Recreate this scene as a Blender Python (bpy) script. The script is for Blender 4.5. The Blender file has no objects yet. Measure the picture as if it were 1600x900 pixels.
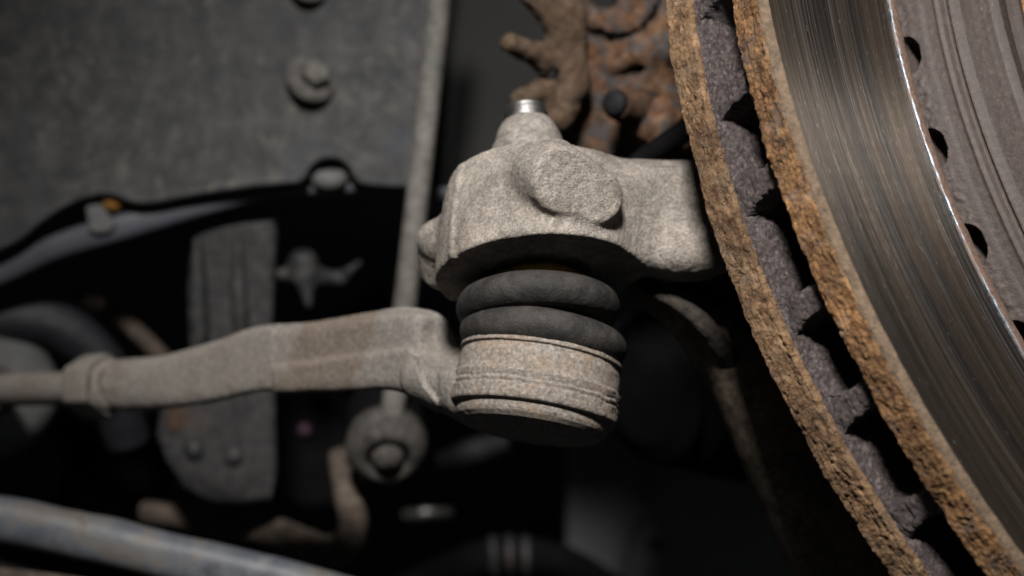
import bpy, bmesh, math, random
import numpy as np
from mathutils import Vector, Matrix

# ------------------------------------------------------------------ camera, light, exposure
U = 0.0008                       # metres per modelling unit
ZC = 0.60                        # camera height above the garage floor (m)
LENS = 85.0
S = 36.0 / LENS / 1600.0         # tangent per photo pixel
scene = bpy.context.scene
COL = scene.collection

cam_d = bpy.data.cameras.new('camera'); cam = bpy.data.objects.new('camera', cam_d); COL.objects.link(cam)
cam.location = (0, 0, ZC); cam.rotation_euler = (math.radians(90), 0, 0)
cam_d.lens = LENS; cam_d.sensor_width = 36.0; cam_d.clip_start = 0.02; cam_d.clip_end = 20
cam_d.dof.use_dof = True; cam_d.dof.focus_distance = 588 * U; cam_d.dof.aperture_fstop = 10.8
scene.camera = cam

world = bpy.data.worlds.new('World'); scene.world = world; world.use_nodes = True
bg = world.node_tree.nodes['Background']; bg.inputs[0].default_value = (0.86, 0.93, 1.0, 1); bg.inputs[1].default_value = 0.022

def area_lamp(name, loc, target, size, watts, col):
    d = bpy.data.lights.new(name, 'AREA'); d.shape = 'DISK'; d.size = size; d.energy = watts; d.color = col
    o = bpy.data.objects.new(name, d); COL.objects.link(o)
    loc = Vector(loc); o.location = loc
    o.rotation_euler = (Vector(target) - loc).to_track_quat('-Z', 'Y').to_euler()
    return o
TGT = (0.01, 600 * U, ZC)
def spot_lamp(name, loc, target, radius, watts, cone, col):
    d = bpy.data.lights.new(name, 'SPOT'); d.shadow_soft_size = radius; d.energy = watts; d.color = col
    d.spot_size = math.radians(cone); d.spot_blend = 1.0
    o = bpy.data.objects.new(name, d); COL.objects.link(o)
    loc = Vector(loc); o.location = loc
    o.rotation_euler = (Vector(target) - loc).to_track_quat('-Z', 'Y').to_euler()
    return o
spot_lamp('work_lamp', (-0.050, 600 * U - 0.595, ZC + 0.515), (0.03, 600 * U, ZC + 0.025), 0.062, 62, 31, (1.0, 0.965, 0.92))
area_lamp('fill_lamp', (0.75, 600 * U - 0.75, ZC + 0.95), TGT, 0.45, 0.9, (0.93, 0.97, 1.0))  # added soft fill from the upper right, not a known fixture

vs = scene.view_settings
vs.view_transform = 'Standard'; vs.look = 'None'; vs.exposure = 0.0; vs.gamma = 1.0
scene.display_settings.display_device = 'sRGB'

# ------------------------------------------------------------------ helpers
def P(px, py, d):
    """photo pixel at depth d -> point in modelling units (x right, y away, z up)"""
    return np.array([(px - 800) * S * d, d, (450 - py) * S * d])

def nrm(v):
    v = np.asarray(v, float); return v / np.linalg.norm(v)

def _hash(ix, iy, iz, seed):
    h = (ix * 374761393 + iy * 668265263 + iz * 2147483647 + seed * 974711) & 0xffffffff
    h = ((h ^ (h >> 13)) * 1274126177) & 0xffffffff
    h = h ^ (h >> 16)
    return (h & 0xffff) / 65535.0

def vnoise(p, seed=0):
    f = np.floor(p).astype(np.int64); t = p - f; t = t * t * (3 - 2 * t)
    r = 0
    for dx in (0, 1):
        for dy in (0, 1):
            for dz in (0, 1):
                w = (t[:, 0] if dx else 1 - t[:, 0]) * (t[:, 1] if dy else 1 - t[:, 1]) * (t[:, 2] if dz else 1 - t[:, 2])
                r = r + w * _hash(f[:, 0] + dx, f[:, 1] + dy, f[:, 2] + dz, seed)
    return r * 2 - 1

def fbm(p, scale, octs=3, seed=0, ridge=False):
    r = np.zeros(len(p)); a = 1.0; q = np.asarray(p) * scale
    for o in range(octs):
        v = vnoise(q + 17.3 * o, seed + o)
        r += a * ((1 - 2 * np.abs(v)) if ridge else v); a *= 0.5; q = q * 2.03
    return r

def vnormals(V, F):
    n = np.zeros_like(V); F = np.asarray(F)
    a = V[F[:, 2]] - V[F[:, 0]]; b = V[F[:, -1]] - V[F[:, 1]]
    fn = np.cross(a, b) if F.shape[1] == 4 else np.cross(V[F[:, 1]] - V[F[:, 0]], V[F[:, 2]] - V[F[:, 0]])
    for k in range(F.shape[1]): np.add.at(n, F[:, k], fn)
    return n / np.maximum(np.linalg.norm(n, axis=1), 1e-9)[:, None]

def wpt(p): return Vector((p[0] * U, p[1] * U, p[2] * U + ZC))

def mesh(name, V, F, mat, parent=None, local=False, smooth=True):
    V = np.asarray(V, float)
    if not local:
        V = V * U; V[:, 2] += ZC
        if parent is not None:
            V = V - np.array(ROOTLOC[parent.name])
    else:
        V = V * U
    me = bpy.data.meshes.new(name)
    me.from_pydata(V.tolist(), [], F.tolist() if isinstance(F, np.ndarray) else [list(map(int, f)) for f in F])
    me.update()
    if smooth: me.polygons.foreach_set('use_smooth', [True] * len(me.polygons))
    if mat is not None: me.materials.append(mat)
    o = bpy.data.objects.new(name, me); COL.objects.link(o)
    if parent is not None:
        o.parent = parent; ROOTLOC[o.name] = ROOTLOC[parent.name]
    else:
        ROOTLOC[o.name] = (0, 0, 0)
    return o

ROOTLOC = {}
def tag(o, label, cat, group=None):
    o['label'] = label; o['category'] = cat
    if group: o['group'] = group
    return o
def thing(name, label, cat, base, group=None):
    o = bpy.data.objects.new(name, None); COL.objects.link(o); o.empty_display_size = 0.01
    o.location = wpt(base); ROOTLOC[o.name] = tuple(o.location)
    return tag(o, label, cat, group)
def structure(o):
    o['kind'] = 'structure'; return o

def frame(axis):
    u = nrm(axis); h = np.array([1., 0, 0]) if abs(u[0]) < .9 else np.array([0, 0, 1.])
    a = nrm(np.cross(u, h)); b = np.cross(u, a); return a, b, u

def grid_faces(nu, nv, closed_u=True):
    """rows nv (profile), columns nu (around)"""
    i = np.arange(nu if closed_u else nu - 1); j = np.arange(nv - 1)
    I, J = np.meshgrid(i, j); I2 = (I + 1) % nu
    return np.stack([J * nu + I, J * nu + I2, (J + 1) * nu + I2, (J + 1) * nu + I], -1).reshape(-1, 4)

def resample(pts, step):
    pts = np.asarray(pts, float); out = [pts[0]]
    for a, b in zip(pts[:-1], pts[1:]):
        n = max(1, int(round(np.linalg.norm((b - a)[:2]) / step)))
        for k in range(1, n + 1): out.append(a + (b - a) * k / n)
    return np.array(out)

def lathe(profile, center, axis, nseg=96, step=None, noise=None, squash=1.0):
    """profile: list (r, h) along the axis; noise(Vlocal, V, N) -> displacement along the normal"""
    pr = resample(profile, step) if step else np.asarray(profile, float)
    a, b, u = frame(axis); th = np.linspace(0, 2 * np.pi, nseg, endpoint=False)
    c, s = np.cos(th), np.sin(th)
    V = np.asarray(center) + pr[:, 1][:, None, None] * u + pr[:, 0][:, None, None] * (c[None, :, None] * a + s[None, :, None] * b * squash)
    V = V.reshape(-1, 3); F = grid_faces(nseg, len(pr))
    N = vnormals(V, F)
    if np.mean(np.sum(N * (V - np.mean(V, 0)), 1)) < 0: F = F[:, ::-1]; N = -N
    if noise is not None: V = V + N * noise(V)[:, None]
    return V, F

def catmull(pts, n):
    pts = np.asarray(pts, float); m = len(pts); t = np.linspace(0, m - 1, n)
    i = np.minimum(t.astype(int), m - 2); f = (t - i)[:, None]
    p0 = pts[np.maximum(i - 1, 0)]; p1 = pts[i]; p2 = pts[i + 1]; p3 = pts[np.minimum(i + 2, m - 1)]
    return .5 * (2 * p1 + (p2 - p0) * f + (2 * p0 - 5 * p1 + 4 * p2 - p3) * f ** 2 + (3 * p1 - p0 - 3 * p2 + p3) * f ** 3)

def tube(pts, radii, n=60, seg=24, noise=None, up=(0, 0, 1), flat=1.0, power=2.0, cap=True):
    """swept section; flat scales the horizontal half width, power > 2 squares the section"""
    d = catmull(np.column_stack([np.asarray(pts, float), np.asarray(radii, float)]), n)
    C, R = d[:, :3], d[:, 3]; T = np.gradient(C, axis=0); T /= np.linalg.norm(T, axis=1)[:, None]
    up = np.asarray(up, float)
    A = np.cross(T, up); A /= np.linalg.norm(A, axis=1)[:, None]; B = np.cross(A, T)
    th = np.linspace(0, 2 * np.pi, seg, endpoint=False)
    c, s = np.cos(th), np.sin(th)
    q = (np.abs(c) ** power + np.abs(s) ** power) ** (-1 / power)
    V = C[:, None] + R[:, None, None] * ((q * c * flat)[None, :, None] * A[:, None] + (q * s)[None, :, None] * B[:, None])
    V = V.reshape(-1, 3); F = grid_faces(seg, n)
    N = vnormals(V, F)
    if np.mean(np.sum(N * (V - np.repeat(C, seg, 0)), 1)) < 0: F = F[:, ::-1]; N = -N
    if noise is not None: V = V + N * noise(V)[:, None]
    F = [list(f) for f in F]
    if cap:
        F.append(list(range(seg))); F.append(list(range((n - 1) * seg, n * seg))[::-1])
    return V, F

def box(c, half, ax=None):
    ax = np.eye(3) if ax is None else np.asarray(ax)
    V = []; h = np.asarray(half, float)
    for s in ((-1, -1, -1), (1, -1, -1), (1, 1, -1), (-1, 1, -1), (-1, -1, 1), (1, -1, 1), (1, 1, 1), (-1, 1, 1)):
        V.append(np.asarray(c) + (np.array(s) * h) @ ax)
    return np.array(V), [[0, 3, 2, 1], [4, 5, 6, 7], [0, 1, 5, 4], [1, 2, 6, 5], [2, 3, 7, 6], [3, 0, 4, 7]]

def bevelled(o, width, segs=3):
    bm = bmesh.new(); bm.from_mesh(o.data)
    ed = [e for e in bm.edges if len(e.link_faces) == 2 and e.calc_face_angle() > 0.5]
    bmesh.ops.bevel(bm, geom=ed, offset=width * U, segments=segs, profile=.5, affect='EDGES')
    bm.to_mesh(o.data); bm.free()
    o.data.polygons.foreach_set('use_smooth', [True] * len(o.data.polygons))
    return o

def plate(name, pts, thick, mat, parent=None, bevel=.8, smooth_n=0):
    """pts: outline points (front face), extruded away from the viewer"""
    pts = np.asarray(pts, float)
    if smooth_n: pts = catmull(np.vstack([pts, pts[:1]]), smooth_n)[:-1]
    n = len(pts); back = pts + np.array([0, thick, 0])
    V = np.vstack([pts, back])
    ar = np.sum(pts[:, 0] * np.roll(pts[:, 2], -1) - np.roll(pts[:, 0], -1) * pts[:, 2])
    f = list(range(n)); sides = [[i, i + n, (i + 1) % n + n, (i + 1) % n] for i in range(n)]
    F = [f, [i + n for i in f][::-1]] + sides
    if ar < 0: F = [g[::-1] for g in F]
    o = mesh(name, V, F, mat, parent, smooth=False)
    if bevel:
        bm = bmesh.new(); bm.from_mesh(o.data)
        ed = [e for e in bm.edges if len(e.link_faces) == 2 and any(len(fc.verts) > 4 for fc in e.link_faces)]
        bmesh.ops.bevel(bm, geom=ed, offset=bevel * U, segments=3, profile=.5, affect='EDGES')
        bm.to_mesh(o.data); bm.free()
    return o

def surface_nets(fn, lo, hi, h):
    lo = np.asarray(lo, float); n = np.ceil((np.asarray(hi) - lo) / h).astype(int) + 1
    ax = [lo[k] + h * np.arange(n[k]) for k in range(3)]
    X, Y, Z = np.meshgrid(*ax, indexing='ij')
    f = fn(X, Y, Z)
    ins = f < 0
    nx, ny, nz = n
    acc = np.zeros((nx - 1, ny - 1, nz - 1, 3)); cnt = np.zeros((nx - 1, ny - 1, nz - 1))
    for a in range(3):
        b, c = [k for k in range(3) if k != a]
        for ob in (0, 1):
            for oc in (0, 1):
                s0 = [None] * 3; s1 = [None] * 3
                s0[a] = slice(0, -1); s1[a] = slice(1, None)
                for k, o in ((b, ob), (c, oc)):
                    s0[k] = s1[k] = slice(o, n[k] - 1 + o)
                f0, f1 = f[tuple(s0)], f[tuple(s1)]
                m = (f0 < 0) != (f1 < 0)
                t = np.where(m, f0 / np.where(m, f0 - f1, 1), 0)
                acc[..., a] += np.where(m, t, 0); acc[..., b] += m * ob; acc[..., c] += m * oc; cnt += m
    act = cnt > 0
    idx = -np.ones(act.shape, int); idx[act] = np.arange(act.sum())
    cell = np.argwhere(act)
    V = lo + h * (cell + acc[act] / cnt[act][:, None])
    Q = []
    for a in range(3):
        b, c = (a + 1) % 3, (a + 2) % 3
        s0 = [slice(1, -1)] * 3; s1 = [slice(1, -1)] * 3
        s0[a] = slice(0, -1); s1[a] = slice(1, None)
        i0, i1 = ins[tuple(s0)], ins[tuple(s1)]
        for sgn in (True, False):
            e = np.argwhere((i0 != i1) & (i0 == sgn))
            e[:, b] += 1; e[:, c] += 1
            eb = np.zeros(3, int); eb[b] = 1; ec = np.zeros(3, int); ec[c] = 1
            q = [e - eb - ec, e - ec, e, e - eb]
            q = np.stack([idx[w[:, 0], w[:, 1], w[:, 2]] for w in q], 1)
            Q.append(q if sgn else q[:, ::-1])
    Q = np.vstack(Q)
    return V, Q[(Q >= 0).all(1)]

def smin(a, b, k):
    h = np.clip(.5 + .5 * (b - a) / k, 0, 1); return b + (a - b) * h - k * h * (1 - h)
def smax(a, b, k): return -smin(-a, -b, k)
def capsule(X, Y, Z, a, b, ra, rb=None):
    rb = ra if rb is None else rb
    a, b = np.asarray(a), np.asarray(b); d = b - a
    t = np.clip(((X - a[0]) * d[0] + (Y - a[1]) * d[1] + (Z - a[2]) * d[2]) / (d @ d), 0, 1)
    return np.sqrt((X - a[0] - t * d[0]) ** 2 + (Y - a[1] - t * d[1]) ** 2 + (Z - a[2] - t * d[2]) ** 2) - (ra + (rb - ra) * t)
def ellipsoid(X, Y, Z, c, r):
    k = np.sqrt(((X - c[0]) / r[0]) ** 2 + ((Y - c[1]) / r[1]) ** 2 + ((Z - c[2]) / r[2]) ** 2)
    return (k - 1) * min(r)
def curve(x, xs, ys):
    """smooth interpolation through (xs, ys)"""
    xs = np.asarray(xs, float); ys = np.asarray(ys, float)
    t = np.linspace(0, 1, 400); g = catmull(np.column_stack([xs, ys]), 400)
    return np.interp(x, g[:, 0], g[:, 1])

# ------------------------------------------------------------------ materials
class NT:
    def __init__(s, name):
        s.m = bpy.data.materials.new(name); s.m.use_nodes = True; s.t = s.m.node_tree
        s.n = s.t.nodes; s.b = s.n['Principled BSDF']
        tc = s.n.new('ShaderNodeTexCoord'); mp = s.n.new('ShaderNodeMapping')
        mp.inputs['Scale'].default_value = (1 / U,) * 3
        s.t.links.new(tc.outputs['Object'], mp.inputs['Vector']); s.vec = mp.outputs[0]
    def l(s, a, b): s.t.links.new(a, b)
    def noise(s, scale, detail=6, rough=.6, vec=None, dist=0.0, out='Fac'):
        n = s.n.new('ShaderNodeTexNoise'); n.inputs['Scale'].default_value = scale; n.inputs['Detail'].default_value = detail
        n.inputs['Roughness'].default_value = rough; n.inputs['Distortion'].default_value = dist
        s.l(vec or s.vec, n.inputs['Vector']); return n.outputs[out]
    def voro(s, scale, feature='F1', vec=None, out='Distance', rnd=1.0):
        n = s.n.new('ShaderNodeTexVoronoi'); n.feature = feature; n.inputs['Scale'].default_value = scale
        n.inputs['Randomness'].default_value = rnd
        s.l(vec or s.vec, n.inputs['Vector']); return n.outputs[out]
    def ramp(s, fac, stops, interp='LINEAR'):
        n = s.n.new('ShaderNodeValToRGB'); cr = n.color_ramp; cr.interpolation = interp
        while len(cr.elements) < len(stops): cr.elements.new(.5)
        for e, (p, c) in zip(cr.elements, stops):
            e.position = p; e.color = (*(c if not isinstance(c, (int, float)) else (c, c, c)), 1)
        s.l(fac, n.inputs[0]); return n.outputs[0]
    def mix(s, fac, a, b, mode='MIX'):
        n = s.n.new('ShaderNodeMix'); n.data_type = 'RGBA'; n.blend_type = mode
        for v, k in ((fac, 0), (a, 6), (b, 7)):
            if isinstance(v, (int, float)): n.inputs[k].default_value = v
            elif isinstance(v, tuple): n.inputs[k].default_value = (*v, 1)
            else: s.l(v, n.inputs[k])
        return n.outputs[2]
    def math(s, op, a, b=None):
        n = s.n.new('ShaderNodeMath'); n.operation = op
        for v, k in ((a, 0), (b, 1)):
            if v is None: continue
            if isinstance(v, (int, float)): n.inputs[k].default_value = v
            else: s.l(v, n.inputs[k])
        return n.outputs[0]
    def bump(s, h, dist, strength=1.0, prev=None):
        n = s.n.new('ShaderNodeBump'); n.inputs['Distance'].default_value = dist * U; n.inputs['Strength'].default_value = strength
        s.l(h, n.inputs['Height'])
        if prev is not None: s.l(prev, n.inputs['Normal'])
        return n.outputs[0]
    def stretch(s, sc):
        mp = s.n.new('ShaderNodeMapping'); mp.inputs['Scale'].default_value = sc; s.l(s.vec, mp.inputs['Vector']); return mp.outputs[0]
    def done(s, col=None, rough=.8, metal=0.0, nor=None, spec=.35):
        for v, k in ((col, 'Base Color'), (rough, 'Roughness'), (metal, 'Metallic'), (nor, 'Normal'), (spec, 'Specular IOR Level')):
            if v is None: continue
            if isinstance(v, (int, float)): s.b.inputs[k].default_value = v
            elif isinstance(v, tuple): s.b.inputs[k].default_value = (*v, 1)
            else: s.l(v, s.b.inputs[k])
        return s.m

def dusty_metal(name, lo, mid, hi, speck=.75, big=.06, fine=1.1, bump=.25, rough=.85, rust=None, rust_amt=.5, metal=0.0):
    t = NT(name)
    base = t.ramp(t.noise(fine, 9, .72), [(.34, lo), (.50, mid), (.66, hi)])
    blot = t.ramp(t.noise(big, 6, .65), [(.36, .62), (.62, 1.06)])
    col = t.mix(1.0, base, blot, 'MULTIPLY')
    col = t.mix(1.0, col, t.ramp(t.noise(big * 5, 7, .75, dist=.4), [(.38, .68), (.54, 1.06)]), 'MULTIPLY')
    grime = t.math('MULTIPLY', t.ramp(t.noise(big * 1.6, 8, .75, dist=.8), [(.52, 0.0), (.64, 1.0)]), speck * .42)
    col = t.mix(grime, col, tuple(c * .62 for c in lo))
    if rust:
        rm = t.ramp(t.noise(big * 1.7, 6, .65, dist=.6), [(.62 - .12 * rust_amt, 0.0), (.78 - .12 * rust_amt, 1.0)])
        col = t.mix(t.math('MULTIPLY', rm, rust_amt), col, rust)
    gate = t.ramp(t.noise(big * 2.2, 4, .6), [(.40, .15), (.62, 1.0)])
    sp = t.math('MULTIPLY', t.ramp(t.noise(fine * 1.15, 5, .8), [(.60, 0.0), (.70, speck)]), gate)
    col = t.mix(sp, col, tuple(min(1, c * 1.75) for c in hi))
    dk = t.math('MULTIPLY', t.ramp(t.noise(fine * 1.2, 5, .75, dist=.3), [(.30, .85), (.41, 0.0)]), speck)
    col = t.mix(dk, col, tuple(c * .45 for c in lo))
    n1 = t.bump(t.noise(fine * .45, 6, .6), bump * .9)
    n1 = t.bump(t.noise(fine * 1.7, 3, .7), bump * .75, prev=n1)
    return t.done(col, rough, metal, n1, .25)

M = {}
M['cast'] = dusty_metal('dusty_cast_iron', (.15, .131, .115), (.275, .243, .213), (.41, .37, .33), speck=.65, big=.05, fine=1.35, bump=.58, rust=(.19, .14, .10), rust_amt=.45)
def m_rod():
    t = NT('dusty_forging')
    sp = t.n.new('ShaderNodeSeparateXYZ'); t.l(t.vec, sp.inputs[0])
    x = t.math('ADD', sp.outputs[0], t.math('MULTIPLY', t.math('SUBTRACT', t.noise(.12, 5, .6), .5), 9.0))
    x = t.math('ADD', x, t.math('MULTIPLY', sp.outputs[2], -.35))
    # bare brown stretch between two paler dust covered stretches
    band = t.math('MULTIPLY', t.ramp(t.math('MULTIPLY', t.math('ADD', x, 74.0), .1), [(.0, 0.0), (.35, 1.0)]), t.ramp(t.math('MULTIPLY', t.math('ADD', x, 52.0), .1), [(.0, 1.0), (.35, 0.0)]))
    pale = t.ramp(t.noise(.9, 8, .72), [(.32, (.115, .104, .094)), (.5, (.175, .160, .145)), (.68, (.25, .231, .212))])
    brown = t.ramp(t.noise(.9, 8, .72), [(.32, (.085, .066, .052)), (.5, (.135, .107, .086)), (.68, (.19, .157, .128))])
    c = t.mix(t.math('MULTIPLY', band, .9), pale, brown)
    c = t.mix(t.ramp(t.noise(.06, 6, .65), [(.42, 0.0), (.7, .65)]), c, brown)
    o = t.ramp(t.noise(.3, 5, .7), [(.66, 0.0), (.74, .5)]); c = t.mix(o, c, (.22, .125, .07))
    n = t.bump(t.noise(.9, 8, .7), .4); n = t.bump(t.noise(2.4, 3, .6), .15, prev=n)
    return t.done(c, .82, 0, n, .3)
M['rod'] = m_rod()
M['nut'] = dusty_metal('dusty_nut_steel', (.13, .118, .11), (.22, .195, .175), (.32, .285, .255), speck=.4, big=.16, fine=.5, bump=.14, rough=.7)
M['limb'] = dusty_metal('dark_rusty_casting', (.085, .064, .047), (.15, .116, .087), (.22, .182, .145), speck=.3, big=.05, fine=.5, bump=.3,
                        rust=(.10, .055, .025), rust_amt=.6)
M['ridge'] = dusty_metal('shadowed_ridge_casting', (.022, .018, .015), (.042, .035, .029), (.065, .056, .047), speck=.3, big=.05, fine=.5, bump=.3)  # darker copy of the limb casting, shade put into the colour
M['ball'] = dusty_metal('dull_ball_joint_steel', (.032, .029, .026), (.052, .047, .043), (.078, .072, .066), speck=.2, big=.05, fine=.4, bump=.1)
M['link'] = dusty_metal('dusty_grey_paint', (.105, .098, .091), (.14, .132, .122), (.175, .165, .152), speck=.15, big=.03, fine=.4, bump=.08, rough=.7)
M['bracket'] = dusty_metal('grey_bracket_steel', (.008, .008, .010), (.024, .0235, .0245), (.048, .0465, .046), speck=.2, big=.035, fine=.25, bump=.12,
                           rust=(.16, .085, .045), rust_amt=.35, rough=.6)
M['brownarm'] = dusty_metal('brown_dusty_bar', (.04, .032, .026), (.075, .058, .046), (.115, .092, .075), speck=.2, big=.04, fine=.3, bump=.12)
M['bolt'] = dusty_metal('dull_bolt_steel', (.062, .058, .053), (.088, .083, .076), (.118, .11, .10), speck=.2, big=.05, fine=.3, bump=.1)

def m_crust():
    t = NT('crusted_housing')
    v = t.stretch((1, 1, 1))
    base = t.ramp(t.noise(.9, 9, .7), [(.32, (.09, .077, .066)), (.5, (.195, .169, .147)), (.68, (.33, .296, .263))])
    rm = t.ramp(t.noise(.16, 7, .7, dist=.8), [(.48, 0.0), (.66, .7)])
    col = t.mix(rm, base, t.ramp(t.noise(.8, 5), [(.35, (.21, .145, .098)), (.65, (.29, .225, .168))]))
    gr = t.ramp(t.noise(.22, 6, .6, vec=t.stretch((1.3, 1.3, 1.3))), [(.58, 0.0), (.70, .55)])
    col = t.mix(gr, col, (.25, .25, .255))
    dk = t.ramp(t.noise(1.7, 3, .6), [(.28, .6), (.38, 0.0)]); col = t.mix(dk, col, (.10, .082, .07))
    n = t.bump(t.noise(1.3, 6, .66, dist=.8), .36)
    n = t.bump(t.noise(3.5, 4, .6), .16, prev=n)
    return t.done(col, .88, 0, n, .2)
M['crust'] = m_crust()

def m_rubber(name, c0=(.0155, .0143, .0138), dust=(.085, .073, .064), amt=.55, rough=.7, spec=.35):
    t = NT(name)
    f = t.ramp(t.noise(.14, 7, .65), [(.42, 0.0), (.75, amt)])
    col = t.mix(f, c0, dust)
    sp = t.ramp(t.noise(1.5, 4, .75), [(.63, 0.0), (.71, .6)]); col = t.mix(sp, col, tuple(c * 2.0 for c in dust))
    n = t.bump(t.noise(1.6, 6, .7), .28); n = t.bump(t.noise(.3, 4, .5), .45, prev=n)
    return t.done(col, rough, 0, n, spec)
M['boot'] = m_rubber('boot_rubber')
M['black'] = m_rubber('black_rubber', (.0025, .0025, .0028), (.008, .007, .0066), .35, .85, .05)
M['plastic'] = m_rubber('black_plastic', (.005, .005, .006), (.014, .0132, .0132), .5, .6, .2)
M['tubeblack'] = m_rubber('violet_black_tube', (.012, .0115, .015), (.028, .026, .030), .5, .42)

def m_rust(name, cols, grey, cell=.55, amp=.9, greyamt=.5, seed=0.0, greyat=.52, dark=(.05, .032, .02)):
    t = NT(name)
    off = t.n.new('ShaderNodeVectorMath'); off.operation = 'ADD'; off.inputs[1].default_value = (seed, seed * 2, seed * 3)
    t.l(t.vec, off.inputs[0]); t.vec = off.outputs[0]
    wn = t.noise(.6, 4, .6, out='Color')
    wv = t.n.new('ShaderNodeVectorMath'); wv.operation = 'MULTIPLY_ADD'; wv.inputs[1].default_value = (1.3,) * 3
    t.l(wn, wv.inputs[0]); t.l(t.vec, wv.inputs[2])
    base = t.ramp(t.noise(.32, 9, .68), [(.28, cols[0]), (.46, cols[1]), (.60, cols[2]), (.76, cols[3])])
    g = t.ramp(t.noise(.13, 7, .7, dist=.5), [(greyat, 0.0), (greyat + .14, greyamt)]); col = t.mix(g, base, grey)
    cr = t.voro(cell, 'DISTANCE_TO_EDGE', vec=wv.outputs[0])
    gate = t.ramp(t.noise(.22, 4, .6), [(.46, 0.0), (.58, 1.0)])
    crk = t.math('MULTIPLY', t.ramp(cr, [(.0, 1.0), (.055, 0.0)]), gate); col = t.mix(t.math('MULTIPLY', crk, .8), col, dark)
    lowf = t.ramp(t.noise(.045, 5, .65), [(.36, (.62, .58, .55)), (.5, (.95, .93, .9)), (.66, (1.15, 1.08, .98))]); col = t.mix(1.0, col, lowf, 'MULTIPLY')
    pit = t.ramp(t.noise(1.6, 4, .65), [(.28, .75), (.40, 0.0)]); col = t.mix(pit, col, dark)
    cellc = t.voro(.42, 'F1', vec=wv.outputs[0], out='Color')
    sx = t.n.new('ShaderNodeSeparateXYZ'); t.l(cellc, sx.inputs[0])
    col = t.mix(1.0, col, t.ramp(sx.outputs[1], [(0, .72), (1, 1.15)]), 'MULTIPLY')
    hgt = t.math('SUBTRACT', t.math('ADD', t.noise(.9, 8, .72, dist=.5), t.math('MULTIPLY', sx.outputs[0], .45)), t.math('MULTIPLY', crk, .45))
    hgt = t.math('MULTIPLY', hgt, t.ramp(t.noise(.10, 4, .6), [(.38, .4), (.58, 1.1)]))
    n = t.bump(hgt, amp); n = t.bump(t.noise(2.0, 3, .65), .3, prev=n)
    return t.done(col, .9, 0, n, .2)
M['rim_in'] = m_rust('tan_rust', [(.095, .055, .032), (.19, .118, .069), (.245, .158, .094), (.32, .23, .148)], (.205, .16, .12), cell=.5, amp=1.0, greyamt=.6)
M['rim_out'] = m_rust('ochre_rust', [(.08, .045, .029), (.20, .108, .053), (.295, .172, .083), (.31, .222, .152)], (.15, .12, .107), cell=.42, amp=1.1, greyamt=.85, seed=7)
M['rustplate'] = m_rust('patchy_rust_plate', [(.035, .022, .016), (.105, .052, .027), (.155, .092, .058), (.15, .125, .108)], (.058, .066, .075), cell=.12, amp=.6, greyamt=1.0, greyat=.45, seed=3)
M['sleeve'] = m_rust('dark_rusty_sleeve', [(.02, .013, .01), (.045, .026, .018), (.075, .042, .027), (.06, .048, .042)], (.03, .028, .028), cell=.2, amp=.5, greyamt=.8, seed=11)
M['clip'] = m_rust('brown_dirty_steel', [(.05, .034, .023), (.09, .06, .041), (.115, .08, .056), (.14, .10, .075)], (.10, .085, .07), cell=.1, amp=.7, greyamt=.5, seed=5)

def m_channel():
    t = NT('purple_scale')
    base = t.ramp(t.noise(.8, 9, .7), [(.32, (.022, .015, .015)), (.5, (.080, .061, .060)), (.68, (.20, .165, .165))])
    o = t.ramp(t.noise(1.3, 4, .7), [(.60, 0.0), (.70, .7)]); col = t.mix(o, base, (.27, .13, .075))
    n = t.bump(t.noise(1.0, 8, .78, dist=.4), 1.5); n = t.bump(t.noise(2.4, 4, .7), .5, prev=n)
    return t.done(col, .45, .0, n, .7)
M['channel'] = m_channel()

def polar(t):
    """vector (r, theta, 0) in the disc's own plane"""
    sp = t.n.new('ShaderNodeSeparateXYZ'); t.l(t.vec, sp.inputs[0])
    r = t.math('SQRT', t.math('ADD', t.math('MULTIPLY', sp.outputs[0], sp.outputs[0]), t.math('MULTIPLY', sp.outputs[1], sp.outputs[1])))
    th = t.math('ARCTAN2', sp.outputs[1], sp.outputs[0]); return r, th, sp.outputs[2]
def comb(t, x, y, z=0.0):
    c = t.n.new('ShaderNodeCombineXYZ')
    for v, k in ((x, 0), (y, 1), (z, 2)):
        if isinstance(v, (int, float)): c.inputs[k].default_value = v
        else: t.l(v, c.inputs[k])
    return c.outputs[0]

def m_friction():
    t = NT('scored_brake_steel')
    r, th, z = polar(t)
    fine = comb(t, t.math('MULTIPLY', r, 2.4), t.math('MULTIPLY', th, 1.6))
    med = comb(t, t.math('MULTIPLY', r, .5), t.math('MULTIPLY', th, 1.2))
    wide = comb(t, t.math('MULTIPLY', r, .12), t.math('MULTIPLY', th, 1.3))
    dash = comb(t, t.math('MULTIPLY', r, 4.2), t.math('MULTIPLY', th, 55.0))
    nf = t.noise(1.0, 5, .8, vec=fine); nm = t.noise(1.0, 4, .6, vec=med); nw = t.noise(1.0, 3, .5, vec=wide)
    c = t.ramp(nf, [(.36, (.018, .015, .0135)), (.5, (.054, .047, .042)), (.66, (.19, .172, .157))])
    c = t.mix(1.0, c, t.ramp(nm, [(.36, .55), (.60, 1.0)]), 'MULTIPLY')
    c = t.mix(t.ramp(nw, [(.4, 0.0), (.65, .35)]), c, (.15, .105, .07))
    fl = t.ramp(t.noise(1.0, 2, .6, vec=dash), [(.70, 0.0), (.77, .8)]); c = t.mix(fl, c, (.75, .70, .64))
    rg = t.ramp(nm, [(.3, .33), (.7, .25)])
    h = t.math('ADD', t.math('MULTIPLY', nf, .6), nm)
    n = t.bump(h, .22)
    tg = t.n.new('ShaderNodeTangent'); tg.direction_type = 'RADIAL'; tg.axis = 'Z'
    t.l(tg.outputs[0], t.b.inputs['Tangent'])
    t.b.inputs['Anisotropic'].default_value = .99; t.b.inputs['Anisotropic Rotation'].default_value = .25
    return t.done(c, rg, .72, n, .5)
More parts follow.
